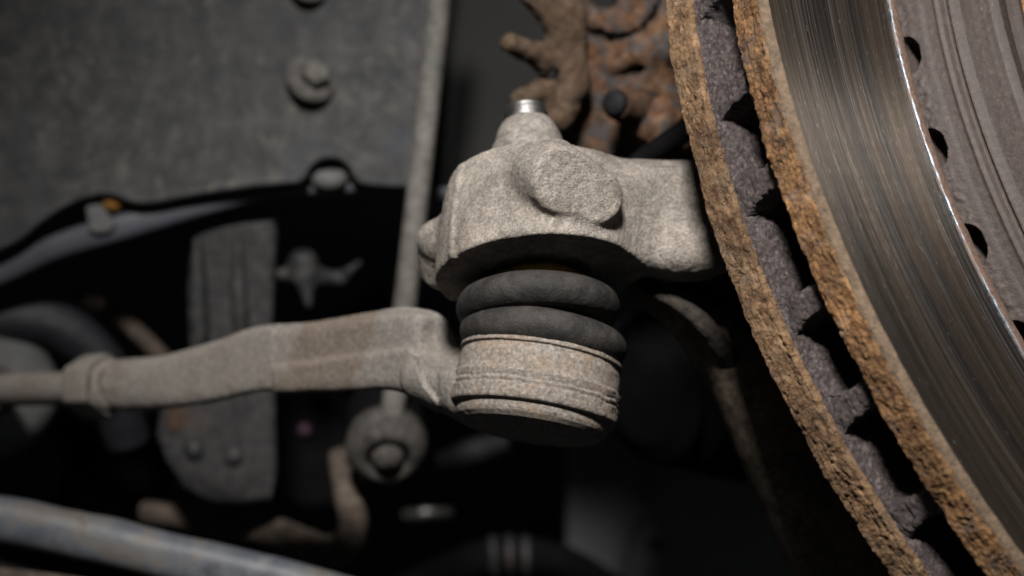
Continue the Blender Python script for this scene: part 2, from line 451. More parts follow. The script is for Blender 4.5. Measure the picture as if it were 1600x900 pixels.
M['friction'] = m_friction()

def m_hat():
    t = NT('brown_grey_hat')
    r, th, z = polar(t)
    base = t.ramp(t.noise(.55, 8, .7), [(.3, (.038, .027, .024)), (.5, (.053, .039, .035)), (.72, (.073, .055, .049))])
    ring = t.ramp(t.noise(1.0, 3, .5, vec=comb(t, t.math('MULTIPLY', z, .55), t.math('MULTIPLY', th, .8))), [(.35, .75), (.65, 1.12)])
    c = t.mix(1.0, base, ring, 'MULTIPLY')
    w = t.ramp(t.noise(.25, 7, .75), [(.62, 0.0), (.78, .6)]); c = t.mix(w, c, (.26, .19, .14))
    sp = t.ramp(t.noise(2.2, 3, .7), [(.69, 0.0), (.76, .9)]); c = t.mix(sp, c, (.42, .30, .22))
    n = t.bump(t.noise(1.8, 6, .7), .16)
    return t.done(c, .62, .0, n, .45)
M['hat'] = m_hat()
def simple(name, col, rough=.5, metal=0.0, nscale=.6, bump=.1, var=.25):
    t = NT(name); f = t.noise(nscale, 6, .65)
    c = t.ramp(f, [(.3, tuple(x * (1 - var) for x in col)), (.7, tuple(min(1, x * (1 + var)) for x in col))])
    return t.done(c, rough, metal, t.bump(t.noise(nscale * 2.5, 5, .6), bump), .5)
M['hubrust'] = m_rust('bright_hub_rust', [(.12, .06, .03), (.28, .13, .05), (.36, .20, .10), (.33, .27, .22)], (.2, .19, .18), cell=.3, amp=.8, greyamt=.8, seed=9)
def m_lip():
    t = NT('bright_worn_lip'); f = t.ramp(t.noise(.16, 5, .7), [(.42, 0.0), (.58, 1.0)])
    return t.done(t.mix(f, (.14, .10, .08), (.17, .188, .212)), t.ramp(f, [(0, .6), (1, .42)]), f, t.bump(t.noise(1.2, 4), .08), .4)
M['lip'] = m_lip()
M['liprust'] = simple('lip_brown_rust', (.12, .074, .054), .85, 0, .9, .4, .45)
M['chamfer'] = simple('beige_worn_edge', (.115, .080, .052), .9, 0, .5, .6, .5)
M['steel'] = simple('bright_steel', (.20, .195, .19), .5, 1.0, .4, .12, .25)
M['gold'] = simple('gold_zinc_clip', (.36, .23, .05), .45, .7, 1.1, .35, .5)
M['void'] = simple('deep_shade_black', (.006, .006, .006), .9, 0, .1, .1, .3)  # near-black colour stands in for deep shade behind openings and in recesses
M['darkpanel'] = simple('shade_dark_sheet', (.009, .009, .009), .9, 0, .03, .15, .25)  # near-black sheet, shade put into the colour
M['traygrey'] = simple('dull_grey_tray', (.075, .075, .077), .8, 0, .03, .15, .2)
M['blueflange'] = simple('slate_painted_flange', (.05, .053, .065), .5, .1, .06, .2, .3)
M['scab'] = simple('dull_orange_rust', (.040, .021, .012), .9, 0, .3, .3, .5)
M['orange'] = simple('orange_clip', (.22, .10, .015), .6, 0, .3, .1, .3)
M['palegrey'] = simple('pale_grey_cast', (.075, .076, .076), .7, 0, .1, .2, .3)
M['violet'] = simple('violet_lens', (.05, .026, .042), .3, 0, .3, .1, .3)

def m_liner():
    t = NT('mottled_wheel_arch_sheet')
    base = t.ramp(t.noise(.12, 8, .66), [(.33, (.018, .019, .022)), (.50, (.042, .042, .042)), (.67, (.080, .077, .072))])
    tan = t.ramp(t.noise(.26, 5, .6, vec=t.stretch((1, 1, .8))), [(.56, 0.0), (.70, .7)]); c = t.mix(tan, base, (.135, .118, .098))
    fs = t.ramp(t.noise(.55, 4, .7), [(.56, 0.0), (.70, .55)]); c = t.mix(fs, c, (.13, .118, .102))
    big = t.ramp(t.noise(.012, 3, .5), [(.38, 0.0), (.62, .55)]); c = t.mix(big, c, (.036, .037, .041))
    bl = t.ramp(t.noise(.05, 4, .5, vec=t.stretch((1, 1, .7))), [(.60, 0.0), (.72, .5)]); c = t.mix(bl, c, (.040, .043, .058))
    return t.done(c, .75, 0, t.bump(t.noise(.3, 6, .6), .22), .3)
M['liner'] = m_liner()

def m_flake():
    t = NT('flaking_blue_grey_paint')
    f = t.noise(.05, 8, .68, dist=.3)
    c = t.ramp(f, [(.34, (.066, .056, .047)), (.44, (.10, .092, .085)), (.48, (.085, .09, .10)), (.60, (.050, .056, .069)), (.70, (.105, .109, .116))])
    dk = t.ramp(t.noise(.09, 6, .7), [(.58, 0.0), (.68, .8)]); c = t.mix(dk, c, (.045, .045, .055))
    return t.done(c, .55, 0, t.bump(f, .5), .4)
M['flake'] = m_flake()

# ------------------------------------------------------------------ the surroundings (setting)
def quad(name, pts, thick, mat):
    return structure(plate(name, [P(*p) for p in pts], thick, mat, None, 0))
quad('engine_bay_wall', [(-900, -700, 1150), (2400, -700, 1150), (2400, 1600, 1150), (-900, 1600, 1150)], 8, M['void'])  # backdrop sheet; the unlit depth is put into its near-black colour

# ------------------------------------------------------------------ wheel arch liner
LD = 760
t = thing('wheel_arch_liner', 'mottled grey sheet metal wheel arch liner with scalloped lower edge', 'liner', P(300, 300, LD))
edge = [(-500, 560), (-200, 455), (0, 387), (62, 345), (105, 318), (140, 305), (175, 303), (225, 316), (300, 303), (380, 291), (440, 285), (468, 281),
        (480, 262), (497, 249), (517, 245), (538, 250), (553, 265), (566, 284), (610, 289), (640, 290), (657, 291)]
e = catmull([P(x, y, LD) for x, y in edge], 120)
top = [P(690, -60, LD), P(760, -700, LD), P(-500, -700, LD)]
sheet = plate('sheet', np.vstack([e, top]), 2.2, M['liner'], t, .7)
V, F = tube(e + np.array([0, .6, .6]), [1.4] * len(e), n=240, seg=10, up=(0, 1, 0)); mesh('rolled_edge', V, F, M['liner'], t)

def flange_bolt(px, py, d, r, axis, label):
    c = P(px, py, d); o = thing('flange_bolt', label, 'bolt', c)
    V, F = lathe([(r * .2, -1), (r, -1), (r * 1.02, .6), (r * .96, 1.4), (r * .62, 2.2), (.01, 2.2)], c, axis, 40); mesh('washer', V, F, M['bolt'], o)
    a, b, u = frame(axis); n = 6
    pr = [(r * .60, 1.8), (r * .60, 5.2), (r * .50, 6.0), (r * .35, 6.1), (.01, 5.9)]
    V, F = lathe(pr, c, axis, 6); h = mesh('hexagon_head', V, F, M['bolt'], o, smooth=False); bevelled(h, .35, 2)
    return o
flange_bolt(487, 123, LD - .6, 8.4, (.35, -.85, .42), 'dusty flanged bolt in the middle of the mottled grey liner')
flange_bolt(482, -26, LD - .6, 7.0, (.35, -.85, .42), 'flanged bolt at the upper rim of the mottled grey liner')

tag(plate('tower_panel', [P(560, -500, 800), P(1250, -500, 800), P(1250, 330, 800), P(900, 300, 800), P(640, 296, 800)], 3, M['darkpanel'], None, .6),
    'dark sheet panel with shade in its colour, behind the rusty bracket', 'panel')  # darkness beside the link rod is shade put into the panel colour

# flange rail below the liner
t = thing('flange_rail', 'slate painted flange rail below the scalloped liner edge', 'rail', P(200, 360, 767))
V, F = tube([P(-160, 500, 768), P(-40, 448, 768), P(20, 420, 768), P(90, 385, 768), P(200, 352, 767), (P(330, 318, 767)), P(430, 300, 768), P(560, 292, 769), P(720, 305, 770)],
            [2.5, 2.8, 3.2, 4.0, 4.2, 3.0, 2.0, 1.7, 2.4], n=80, seg=16, flat=.6, power=4); mesh('strip', V, F, M['blueflange'], t)
o = plate('tab', [P(132, 318, 763.5), P(158, 316, 763.5), P(180, 352, 762.5), P(172, 362, 762.3), P(150, 366, 762.3), P(138, 360, 762.5)], 6, M['palegrey'], t, 1.0)
V, F = lathe([(.01, 2), (4.5, 2), (6.4, 0), (6.4, -3), (.01, -3)], P(515, 268, 767), (0, -.7, .7), 32); mesh('stud_head', V, F, M['palegrey'], t)
V, F = tube([P(500, 300, 769), P(518, 292, 767), P(540, 296, 769)], [1.5, 2.4, 1.2], n=20, seg=12); mesh('retainer', V, F, M['palegrey'], t)
V, F = lathe([(.01, 3), (2.6, 2.6), (4.0, 0), (2.6, -2.6), (.01, -3)], P(176, 314, 765.5), (.3, -.9, .3), 24)
tag(mesh('orange_clip', V, F, M['orange']), 'small orange clip tucked under the liner edge', 'clip')

# ------------------------------------------------------------------ subframe bracket
D = 774
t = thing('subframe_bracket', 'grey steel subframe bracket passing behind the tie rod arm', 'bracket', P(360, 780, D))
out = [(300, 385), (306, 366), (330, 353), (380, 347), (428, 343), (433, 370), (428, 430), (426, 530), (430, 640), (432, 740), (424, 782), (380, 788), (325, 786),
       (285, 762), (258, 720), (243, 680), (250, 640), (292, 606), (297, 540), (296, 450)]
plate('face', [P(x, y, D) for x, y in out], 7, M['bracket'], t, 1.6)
for x0, x1, w in ((308, 312, 3.2), (372, 380, 2.6)):
    V, F = tube([P(x0, 372, D), P(x0 + 1, 450, D - .6), P(x1, 540, D - .6), P(x1, 600, D)], [w * .4, w, w, w * .5], n=30, seg=14); mesh('pressed_rib', V, F, M['bracket'], t)
for bx, by in ((303, 703), (366, 712)):
    V, F = lathe([(.01, 1.8), (2.0, 1.7), (3.2, .6), (3.4, -.5), (3.0, -1.2)], P(bx, by, D), (0, -1, .1), 24); mesh('rivet', V, F, M['bracket'], t)
V, F = lathe([(.01, .8), (4.4, .6), (5.6, -.3)], P(276, 648, D), (0, -1, .1), 24, squash=.6, noise=lambda v: .5 * fbm(v, .35, 2)); mesh('rust_scab', V, F, M['scab'], t)

# ------------------------------------------------------------------ left hand dark tubes and round cap
V, F = tube([P(-190, 640, 792), P(-90, 530, 789), P(20, 500, 787), P(100, 515, 790), P(165, 580, 796), P(200, 690, 806)], [8.0] * 6, n=60, seg=28,
            noise=lambda v: .25 * fbm(v, .15, 2))
tag(mesh('air_hose', V, F, M['tubeblack']), 'thick violet black hose arching behind the tie rod', 'hose')
V, F = tube([P(120, 462, 812), P(180, 492, 808), P(225, 530, 806), P(275, 590, 808), P(300, 680, 814)], [3.0] * 5, n=40, seg=18)
tag(mesh('thin_pipe', V, F, M['brownarm']), 'thin dusty pipe beside the thick violet black hose', 'pipe')
t = thing('rack_end_cap', 'pale grey round cast cap partly behind the thin tie rod shaft', 'cap', P(0, 600, 782))
V, F = lathe([(.01, 6), (9, 5.8), (16, 4.6), (19, 2), (20.5, -2), (20.5, -14), (.01, -14)], P(-4, 604, 782), (.35, -.9, .25), 64, noise=lambda v: .3 * fbm(v, .2, 3)); mesh('cover', V, F, M['palegrey'], t)
V, F = lathe([(.01, 8.5), (4.5, 8.2), (5.2, 6.5), (5.2, 4)], P(-4, 604, 782), (.35, -.9, .25), 32); mesh('boss', V, F, M['palegrey'], t)
V, F = lathe([(.01, 10), (9, 9), (15, 5), (17, 0), (17, -12), (.01, -12)], P(190, 715, 890), (-.2, -.9, .2), 48, noise=lambda v: .6 * fbm(v, .12, 3))
tag(mesh('rubber_mount', V, F, M['black']), 'black rounded rubber mount left of the subframe bracket', 'mount')
V, F = tube([P(95, 660, 870), P(120, 700, 866), P(118, 745, 866), P(100, 790, 870)], [5, 6, 5, 4], n=30, seg=18, noise=lambda v: .5 * fbm(v, .2, 2))
tag(mesh('rubber_stub', V, F, M['black']), 'black rubber stub in shadow under the tie rod lock nut', 'stub')

# silver triangular tab seen through the dark opening
Q = lambda x, y, d=784: P(x, y, d)
def sd_tab(X, Y, Z):
    d = capsule(X, Y, Z, Q(474, 412), Q(482, 476, 781), 5.0, 1.4)
    d = smin(d, capsule(X, Y, Z, Q(418, 428, 782), Q(480, 430), 1.6, 3.4), 2.5)
    d = smin(d, capsule(X, Y, Z, Q(480, 430), Q(530, 436, 786), 3.4, 2.4), 2.5)
    return smin(d, capsule(X, Y, Z, Q(530, 436, 786), Q(562, 410, 790), 2.2, 1.0), 2)
V, F = surface_nets(sd_tab, Q(405, 495, 774), (Q(575, 390)[0], 796, Q(575, 390)[2]), .8)
o = mesh('heat_shield_tab', V, F, M['bracket'])
tag(o, 'small dull metal tab sticking out sideways from the grey bracket', 'tab')
V, F = tube([P(520, 520, 900), P(560, 490, 895), P(595, 455, 900)], [3.2, 4, 3.2], n=24, seg=16); tag(mesh('wiring_sleeve', V, F, M['plastic']), 'short dark wiring sleeve deep in the opening beside the link rod', 'sleeve')

# ------------------------------------------------------------------ round black bushing and small things in the dark
c = P(492, 705, 850)
t = thing('round_bushing', 'round black plastic bushing with concentric ridges', 'bushing', c)
pr = [(.01, 2)] + [(r, 2 + (1.2 if k % 2 else 0)) for k, r in enumerate((4, 7, 9, 12, 14, 17))] + [(20.5, 1), (21.5, -3), (21.5, -18), (.01, -18)]
V, F = lathe(pr, c, (.1, -1, .1), 64); mesh('body', V, F, M['black'], t)
V, F = lathe([(.01, 1.5), (1.6, 1.2), (2.3, 0), (2.2, -2)], P(476, 672, 846), (0, -1, .2), 24); mesh('sight_lens', V, F, M['violet'], t)
t = thing('clamped_hose', 'black hose with dull clamp bands low in the shadow', 'hose', P(780, 870, 880))
V, F = tube([P(620, 935, 900), P(720, 885, 885), P(800, 868, 880), P(880, 882, 885), P(960, 930, 900)], [7, 7, 7, 7, 7], n=50, seg=24); mesh('hose_wall', V, F, M['black'], t)
for px, py in ((772, 870), (797, 868), (822, 869)):
    V, F = lathe([(7.2, -1.3), (7.7, -1.3), (7.7, 1.3), (7.2, 1.3)], P(px, py, 880), (1, 0, .05), 40); mesh('clamp_band', V, F, M['bracket'], t)
V, F = tube([P(632, 805, 880), P(665, 802, 876), P(705, 800, 880)], [1.8, 2.4, 1.6], n=24, seg=14, noise=lambda v: .3 * fbm(v, .4, 2))
tag(mesh('metal_fitting', V, F, M['steel']), 'small bright metal fitting in the dark below the socket housing', 'fitting')
V, F = tube([P(690, 722, 860), P(740, 706, 855), P(790, 690, 858)], [4, 5, 4], n=24, seg=18, noise=lambda v: .3 * fbm(v, .3, 2))
tag(mesh('wiring_plug', V, F, M['plastic']), 'black wiring plug in shadow behind the socket housing', 'plug')
o = plate('floor_pan', [P(885, 560, 1000), P(1500, 560, 1000), P(1500, 1300, 1000), P(885, 1300, 1000)], 4, M['traygrey'], None, .8)
t = thing('under_tray', 'dull dark grey flat tray below the black boot', 'tray', P(1000, 900, 1000))
bpy.data.objects.remove(o)
plate('panel', [P(886, 420, 1000), P(1500, 420, 1000), P(1500, 1300, 1000), P(886, 1300, 1000)], 4, M['traygrey'], t, .8)
V, F = lathe([(.01, .4), (2.6, .4), (3.2, 0)], P(1022, 851, 999.4), (0, -1, 0), 28); mesh('hole_disc', V, F, M['void'], t)  # black disc on the tray stands in for a dark hole
V, F = tube([P(1028, 700, 999), P(1010, 790, 998), P(980, 840, 998), P(960, 1000, 999)], [3, 4, 5, 5], n=40, seg=16, flat=.35, up=(0, 1, 0)); mesh('pressed_bead', V, F, M['traygrey'], t)

# ------------------------------------------------------------------ black axle boot
c = P(1110, 590, 800)
t = thing('axle_boot', 'large black rubber axle boot in shadow behind the knuckle', 'boot', c)
pr = [(.01, 34), (14, 33)]
for k in range(5):
    pr += [(20 + 3.4 * k, 30 - 9 * k), (24 + 3.4 * k, 27 - 9 * k), (21 + 3.4 * k, 23 - 9 * k)]
pr += [(36, -20), (.01, -20)]
g = catmull(np.array(pr), 90)
V, F = lathe(g, c, (-.75, -.6, -.15), 64); mesh('bellows', V, F, M['black'], t)
V, F = tube([P(972, 500, 870), P(990, 530, 872), P(996, 575, 874)], [4, 5, 3], n=20, seg=16)
tag(mesh('bright_gap_strip', V, F, simple('pale_blue_grey_gap', (.22, .25, .29), .5)), 'pale blue grey strip standing in for a bright gap right of the lower boot fold', 'hose')  # added strip; its pale colour imitates light seen through a gap

# ------------------------------------------------------------------ sway bar arm and link
t = thing('sway_bar', 'dusty brown sway bar end with upturned eye below the link', 'sway bar', P(540, 860, 790))
V, F = tube([P(230, 800, 810), P(330, 815, 800), P(430, 832, 792), P(495, 858, 776), P(535, 856, 768), P(552, 825, 764), P(545, 780, 766), P(535, 720, 780)],
            [5.5, 6, 6.5, 7, 7.2, 6.8, 6.4, 6], n=80, seg=28, flat=.7, power=3, up=(0, 1, 0), noise=lambda v: .25 * fbm(v, .2, 3)); mesh('bar', V, F, M['brownarm'], t)
V, F = lathe([(.01, .7), (2.0, .6), (2.6, 0)], P(463, 843, 784), (0, -1, .2), 20); mesh('dimple_dot', V, F, M['darkpanel'], t)  # raised dark dot, the shade of a dimple put into its colour
t = thing('stabilizer_link', 'slim grey stabilizer link rod with round ball end', 'link', P(606, 690, 745))
V, F = tube([P(700, -120, 735), P(676, 100, 738), P(650, 330, 742), (P(630, 500, 745)), P(613, 650, 748)], [3.6, 3.6, 3.6, 3.6, 3.7], n=60, seg=24, noise=lambda v: .07 * fbm(v, .15, 2)); mesh('rod', V, F, M['link'], t)
ax = (.10, -.80, -.56); c = P(604, 696, 752)
V, F = lathe([(6.2, 5.0), (6.4, 6.4), (8.2, 7.2), (11.2, 5.6), (12.6, 2.0), (12.8, -2), (11.5, -6), (.01, -7)], c, ax, 56, noise=lambda v: .15 * fbm(v, .3, 3)); h = mesh('ball_housing', V, F, M['ball'], t)
V, F = lathe([(.01, 9.6), (2.4, 9.2), (4.2, 7.8), (5.2, 5.4), (5.6, 3.4), (6.8, 3.0), (7.0, 1)], c, ax, 40); mesh('ball_cap', V, F, M['ball'], h)
V, F = lathe([(.01, -2), (11, -4), (13.2, -8), (11.4, -12), (12.6, -16), (9, -22), (.01, -24)], c, ax, 48); mesh('dust_seal', V, F, M['black'], t)

# ------------------------------------------------------------------ lower control arm beam
t = thing('lower_control_arm', 'blue grey control arm beam with flaking paint, sloping across the bottom', 'control arm', P(250, 900, 700))
V, F = tube([P(-220, 782, 715), P(0, 812, 710), P(150, 842, 706), P(300, 878, 702), P(450, 912, 700), P(640, 965, 698)], [6.6, 6.8, 6.8, 6.8, 6.8, 6.8], n=100, seg=40, power=2.6,
            noise=lambda v: .3 * fbm(v, .07, 4)); mesh('beam', V, F, M['flake'], t)
V, F = tube([P(-220, 885, 705), P(0, 905, 702), P(150, 925, 700), P(300, 955, 698)], [3.4] * 4, n=50, seg=20, power=3); mesh('lower_flange', V, F, M['brownarm'], t)
V, F = tube([P(-220, 835, 722), P(0, 862, 720), P(150, 890, 718), P(300, 925, 716)], [6] * 4, n=50, seg=16, power=4); mesh('web', V, F, M['darkpanel'], t)  # fills the dark gap under the beam, shade put into its colour

# ------------------------------------------------------------------ rusty caliper carrier with spring clip and guide pin
D = 705
t = thing('caliper_carrier', 'rusty patchy caliper carrier behind the brake disc', 'carrier', P(980, 240, D))
A = lambda x, y, d=D: P(x, y, d)
def sd_carrier(X, Y, Z):
    def bx(c, h, r):
        q = [np.abs(X - c[0]) - h[0], np.abs(Y - c[1]) - h[1], np.abs(Z - c[2]) - h[2]]
        return np.sqrt(sum(np.maximum(k, 0) ** 2 for k in q)) + np.minimum(np.maximum(np.maximum(q[0], q[1]), q[2]), 0) - r
    d = bx(A(1010, 40, D + 14), (19, 9, 36), 3)
    d = smin(d, bx(A(960, 175, D + 15), (13, 8, 14), 3), 4)
    d = smin(d, capsule(X, Y, Z, A(905, -20, D + 10), A(905, 150, D + 10), 7.5, 6), 5)
    d = smin(d, capsule(X, Y, Z, A(930, 130, D + 4), A(1060, 60, D + 4), 5, 8), 4)
    d = smin(d, capsule(X, Y, Z, A(1035, 195, D - 6), A(1060, 180, D + 16), 8.5, 9), 5)
    d = smax(d, -capsule(X, Y, Z, A(905, 152, D - 6), A(1000, 106, D + 1), 2.2), 1.5)
    d = smax(d, -capsule(X, Y, Z, A(938, -8, D - 10), A(940, -6, D + 30), 5.2), 2)
    d = smin(d, np.abs(np.sqrt((X - A(965, -10)[0]) ** 2 + (Z - A(965, -10)[2]) ** 2) - 11) + np.abs(Y - D - 4) * .35 - 2.4, 2)
    return d
V, F = surface_nets(sd_carrier, A(840, 290, D - 22), (A(1200, -150, D)[0], D + 34, A(1200, -150, D)[2]), 1.1)
V = V + vnormals(V, F) * (1.3 * fbm(V, .12, 4, 4) + .5 * fbm(V, .5, 2, 9))[:, None]
mesh('casting', V, F, M['rustplate'], t)
D2 = 697
B = lambda x, y, d=D2: P(x, y, d)
t = thing('spring_clip', 'brown dirty steel clip with forked prongs on the rusty carrier', 'clip', B(880, 200))
def sd_clip(X, Y, Z):
    d = capsule(X, Y, Z, B(798, 68, D2 - 8), B(850, 90), 2.5, 3.3)
    d = smin(d, capsule(X, Y, Z, B(850, 90), B(884, 108), 3.6, 5.0), 2.5)
    d = smin(d, capsule(X, Y, Z, B(812, -22), B(846, 4), 2.8, 3.2), 1.5)
    d = smin(d, capsule(X, Y, Z, B(846, 4), B(874, 40, D2 + 2), 3.2, 4.2), 1.5)
    d = smin(d, capsule(X, Y, Z, B(888, -40, D2 + 6), B(884, 60, D2 + 3), 4.6, 5.0), 2.5)
    d = smin(d, capsule(X, Y, Z, B(884, 60, D2 + 3), B(894, 132, D2 + 2), 5.0, 4.4), 2)
    d = smin(d, capsule(X, Y, Z, B(894, 130), B(872, 184), 4.6, 4.2), 2)
    d = smin(d, capsule(X, Y, Z, B(818, 158, D2 + 3), B(846, 136, D2 + 3), 3.2, 2.6), 1.5)
    d = smin(d, capsule(X, Y, Z, B(846, 136, D2 + 3), B(880, 150), 2.4, 3.6), 1.5)
    d = smax(d - .45, -capsule(X, Y, Z, B(864, 116, D2 - 20), B(867, 117, D2 + 20), 1.9), 1.0)
    return d
V, F = surface_nets(sd_clip, B(770, 225, D2 - 18), (B(945, -90)[0], D2 + 18, B(945, -90)[2]), .6)
V = V + vnormals(V, F) * (.45 * fbm(V, .2, 3, 2) + .25 * fbm(V, .7, 2, 5))[:, None]
mesh('forked_plate', V, F, M['clip'], t)
V, F = lathe([(.01, 1.0), (.8, .8), (1.5, .2), (1.9, -1)], B(792, 68, D2 - 9.2), (-.75, -.6, .1), 28); mesh('bright_tip', V, F, simple('pink_bright_tip', (.26, .15, .12), .5, .2), t)  # reddish-brown tip, its small highlight put into the colour
c = P(957, 160, 684); ax = nrm((-.48, -.87, .06))
t = thing('guide_pin_bolt', 'black guide pin bolt with ribbed rubber sleeve on the rusty carrier', 'bolt', c)
V, F = lathe([(.01, 0), (3.0, 0), (3.7, -.8), (3.8, -4), (.01, -4)], c, ax, 32); mesh('pin_end', V, F, M['plastic'], t)
pr = [(3.9, -2)]
for k in range(5): pr += [(4.6 + .25 * k, -3 - 2.2 * k), (4.1 + .25 * k, -4.2 - 2.2 * k)]
pr += [(5.8, -15), (6.2, -17), (6.2, -24), (.01, -24)]
V, F = lathe(catmull(np.array(pr), 70), c, ax, 40); mesh('ribbed_sleeve', V, F, M['sleeve'], t)
V, F = tube([P(985, 262, 672), P(1015, 240, 674), P(1050, 218, 674), P(1085, 190, 676), P(1130, 130, 680)], [2.6, 2.9, 3.2, 3.4, 3.4], n=40, seg=20)
tag(mesh('brake_hose', V, F, M['black']), 'black brake hose behind the knuckle arm next to the disc', 'hose')

# ------------------------------------------------------------------ steering knuckle
KB = P(840, 432, 622); KU = nrm((-.06, .40, .915))
ka, kb, _ = frame(KU)
KV = nrm(np.array([0, -1, 0]) - KU * (-KU[1]))          # across the boss, towards the viewer
knuckle = thing('steering_knuckle', 'dusty cast iron steering knuckle with round boss holding the ball joint stud', 'knuckle', KB)
PROF_H = np.array([-3, 0, .8, 5, 12, 18, 23, 26, 28, 30, 33]); PROF_R = np.array([25.6, 26.0, 26.3, 26.0, 25.0, 23.9, 22.8, 22.0, 21.2, 20.4, 19])
def sd_knuckle(X, Y, Z):
    dx, dy, dz = X - KB[0], Y - KB[1], Z - KB[2]
    h = dx * KU[0] + dy * KU[1] + dz * KU[2]
    r = np.sqrt(np.maximum(dx * dx + dy * dy + dz * dz - h * h, 0))
    R = np.interp(h, PROF_H, PROF_R)
    d = smax(r - R, np.maximum(h - 28.6, -200), 1.6)
    # right hand arm
    xs = np.array([P(800, 0, 620)[0], P(900, 0, 622)[0], P(960, 0, 625)[0], P(1040, 0, 630)[0], P(1120, 0, 638)[0], P(1300, 0, 660)[0]])
    cy = curve(X, xs, [634, 632, 633, 637, 643, 664]); cz = curve(X, xs, [P(0, 330, 622)[2], P(0, 325, 624)[2], P(0, 330, 626)[2], P(0, 334, 631)[2], P(0, 336, 640)[2], P(0, 345, 660)[2]])
    hz = curve(X, xs, [8, 12.0, 13.8, 14.2, 14.6, 17]); hy = curve(X, xs, [14, 17, 17.5, 17, 17, 20])
    k = ((np.abs(Z - cz) / hz) ** 2.9 + (np.abs(Y - cy) / hy) ** 2.9) ** (1 / 2.9)
    arm = (k - 1) * np.minimum(hz, hy)
    arm = np.maximum(arm, xs[0] - X)
    d = smin(d, arm, 6.0)
    # sagging underside of the arm
    d = smin(d, ellipsoid(X, Y, Z, P(1075, 395, 628), (13, 11, 7.5)), 5)
    # left lobe
    d = smin(d, capsule(X, Y, Z, P(684, 376, 634), P(702, 400, 640), 5.6, 9.5), 5)
    # flat bottom, cut square
    d = np.maximum(d, np.where(r < 27.5, -h, -60))
    # raised oblong pad
    a0, b0 = P(876, 282, 601.5), P(936, 307, 601.5); w = nrm((.30, -.95, -.02)); e = b0 - a0; e = e - w * (e @ w); L = np.linalg.norm(e); e = e / L; f = np.cross(w, e)
    px, py, pz = X - a0[0], Y - a0[1], Z - a0[2]
    s = px * e[0] + py * e[1] + pz * e[2]; q = px * f[0] + py * f[1] + pz * f[2]; v = px * w[0] + py * w[1] + pz * w[2]
    sc = np.clip(s, 0, L); rr = np.sqrt((s - sc) ** 2 + q ** 2) - (9.0 - 1.8 * sc / L)
    top = v - (3.0 - .045 * s + .0 * q)
    pad = smax(smax(rr + v * .24, top, 1.4), -8.5 - v, 1)
    d = smin(d, pad, 2.2)
    # casting flash line down the left flank
    ang = dx * ka[0] + dy * ka[1] + dz * ka[2]
    side = nrm(np.array([-.80, -.60, 0])); side = nrm(side - KU * (side @ KU)); tn = np.cross(KU, side)
    tt = dx * tn[0] + dy * tn[1] + dz * tn[2]; ss = dx * side[0] + dy * side[1] + dz * side[2]
    seam = np.maximum(np.sqrt(tt ** 2 + .0) - .9, np.maximum(r - R - .75, np.maximum(-ss, np.maximum(-h - .3, h - 27))))
    d = smin(d, seam, 1.2)
    # counterbore in the bottom
    d = smax(d, -np.maximum(r - 13.5, np.abs(h) - 1.6), .8)
    return d
V, F = surface_nets(sd_knuckle, (P(640, 0, 640)[0], 586, P(0, 470, 640)[2]), (P(1240, 0, 640)[0], 676, P(0, 205, 620)[2]), .52)
V = V + vnormals(V, F) * (.14 * fbm(V, .22, 3, 1) + .10 * fbm(V, .8, 3, 5))[:, None]
mesh('cast_body', V, F, M['cast'], knuckle)
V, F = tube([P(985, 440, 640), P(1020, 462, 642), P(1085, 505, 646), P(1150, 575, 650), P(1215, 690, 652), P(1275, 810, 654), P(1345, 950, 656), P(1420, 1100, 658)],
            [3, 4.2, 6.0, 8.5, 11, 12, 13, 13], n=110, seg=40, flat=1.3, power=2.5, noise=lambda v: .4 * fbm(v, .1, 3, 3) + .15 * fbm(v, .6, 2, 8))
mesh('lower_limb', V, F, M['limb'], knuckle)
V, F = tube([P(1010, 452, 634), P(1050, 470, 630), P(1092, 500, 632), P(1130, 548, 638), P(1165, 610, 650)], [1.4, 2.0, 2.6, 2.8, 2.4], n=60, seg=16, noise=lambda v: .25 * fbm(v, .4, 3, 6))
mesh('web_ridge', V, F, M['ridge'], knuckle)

# stud nut
t = thing('stud_nut', 'domed dusty nut on top of the knuckle boss', 'nut', KB + KU * 28.5)
V, F = lathe([(.01, 25.5), (10.4, 25.5), (10.4, 31), (10.1, 35), (9.7, 37.2), (9.0, 37.8), (8.9, 38.8), (8.1, 41.4), (7.2, 43.4), (6.6, 44.2), (5.0, 44.4)], KB, KU, 80, step=.5,
             noise=lambda v: .16 * fbm(v, .3, 3, 3) + .06 * fbm(v, 1.2, 2, 4)); mesh('dome', V, F, M['nut'], t)
pr = [(5.2, 42)]
for k in range(3): pr += [(5.75, 44.4 + k * 1.25), (4.8, 45.0 + k * 1.25)]
pr += [(5.3, 48.3), (4.9, 49.2), (4.2, 49.5), (.01, 49.5)]
V, F = lathe(pr, KB, KU, 64); mesh('threaded_stud', V, F, M['steel'], t)

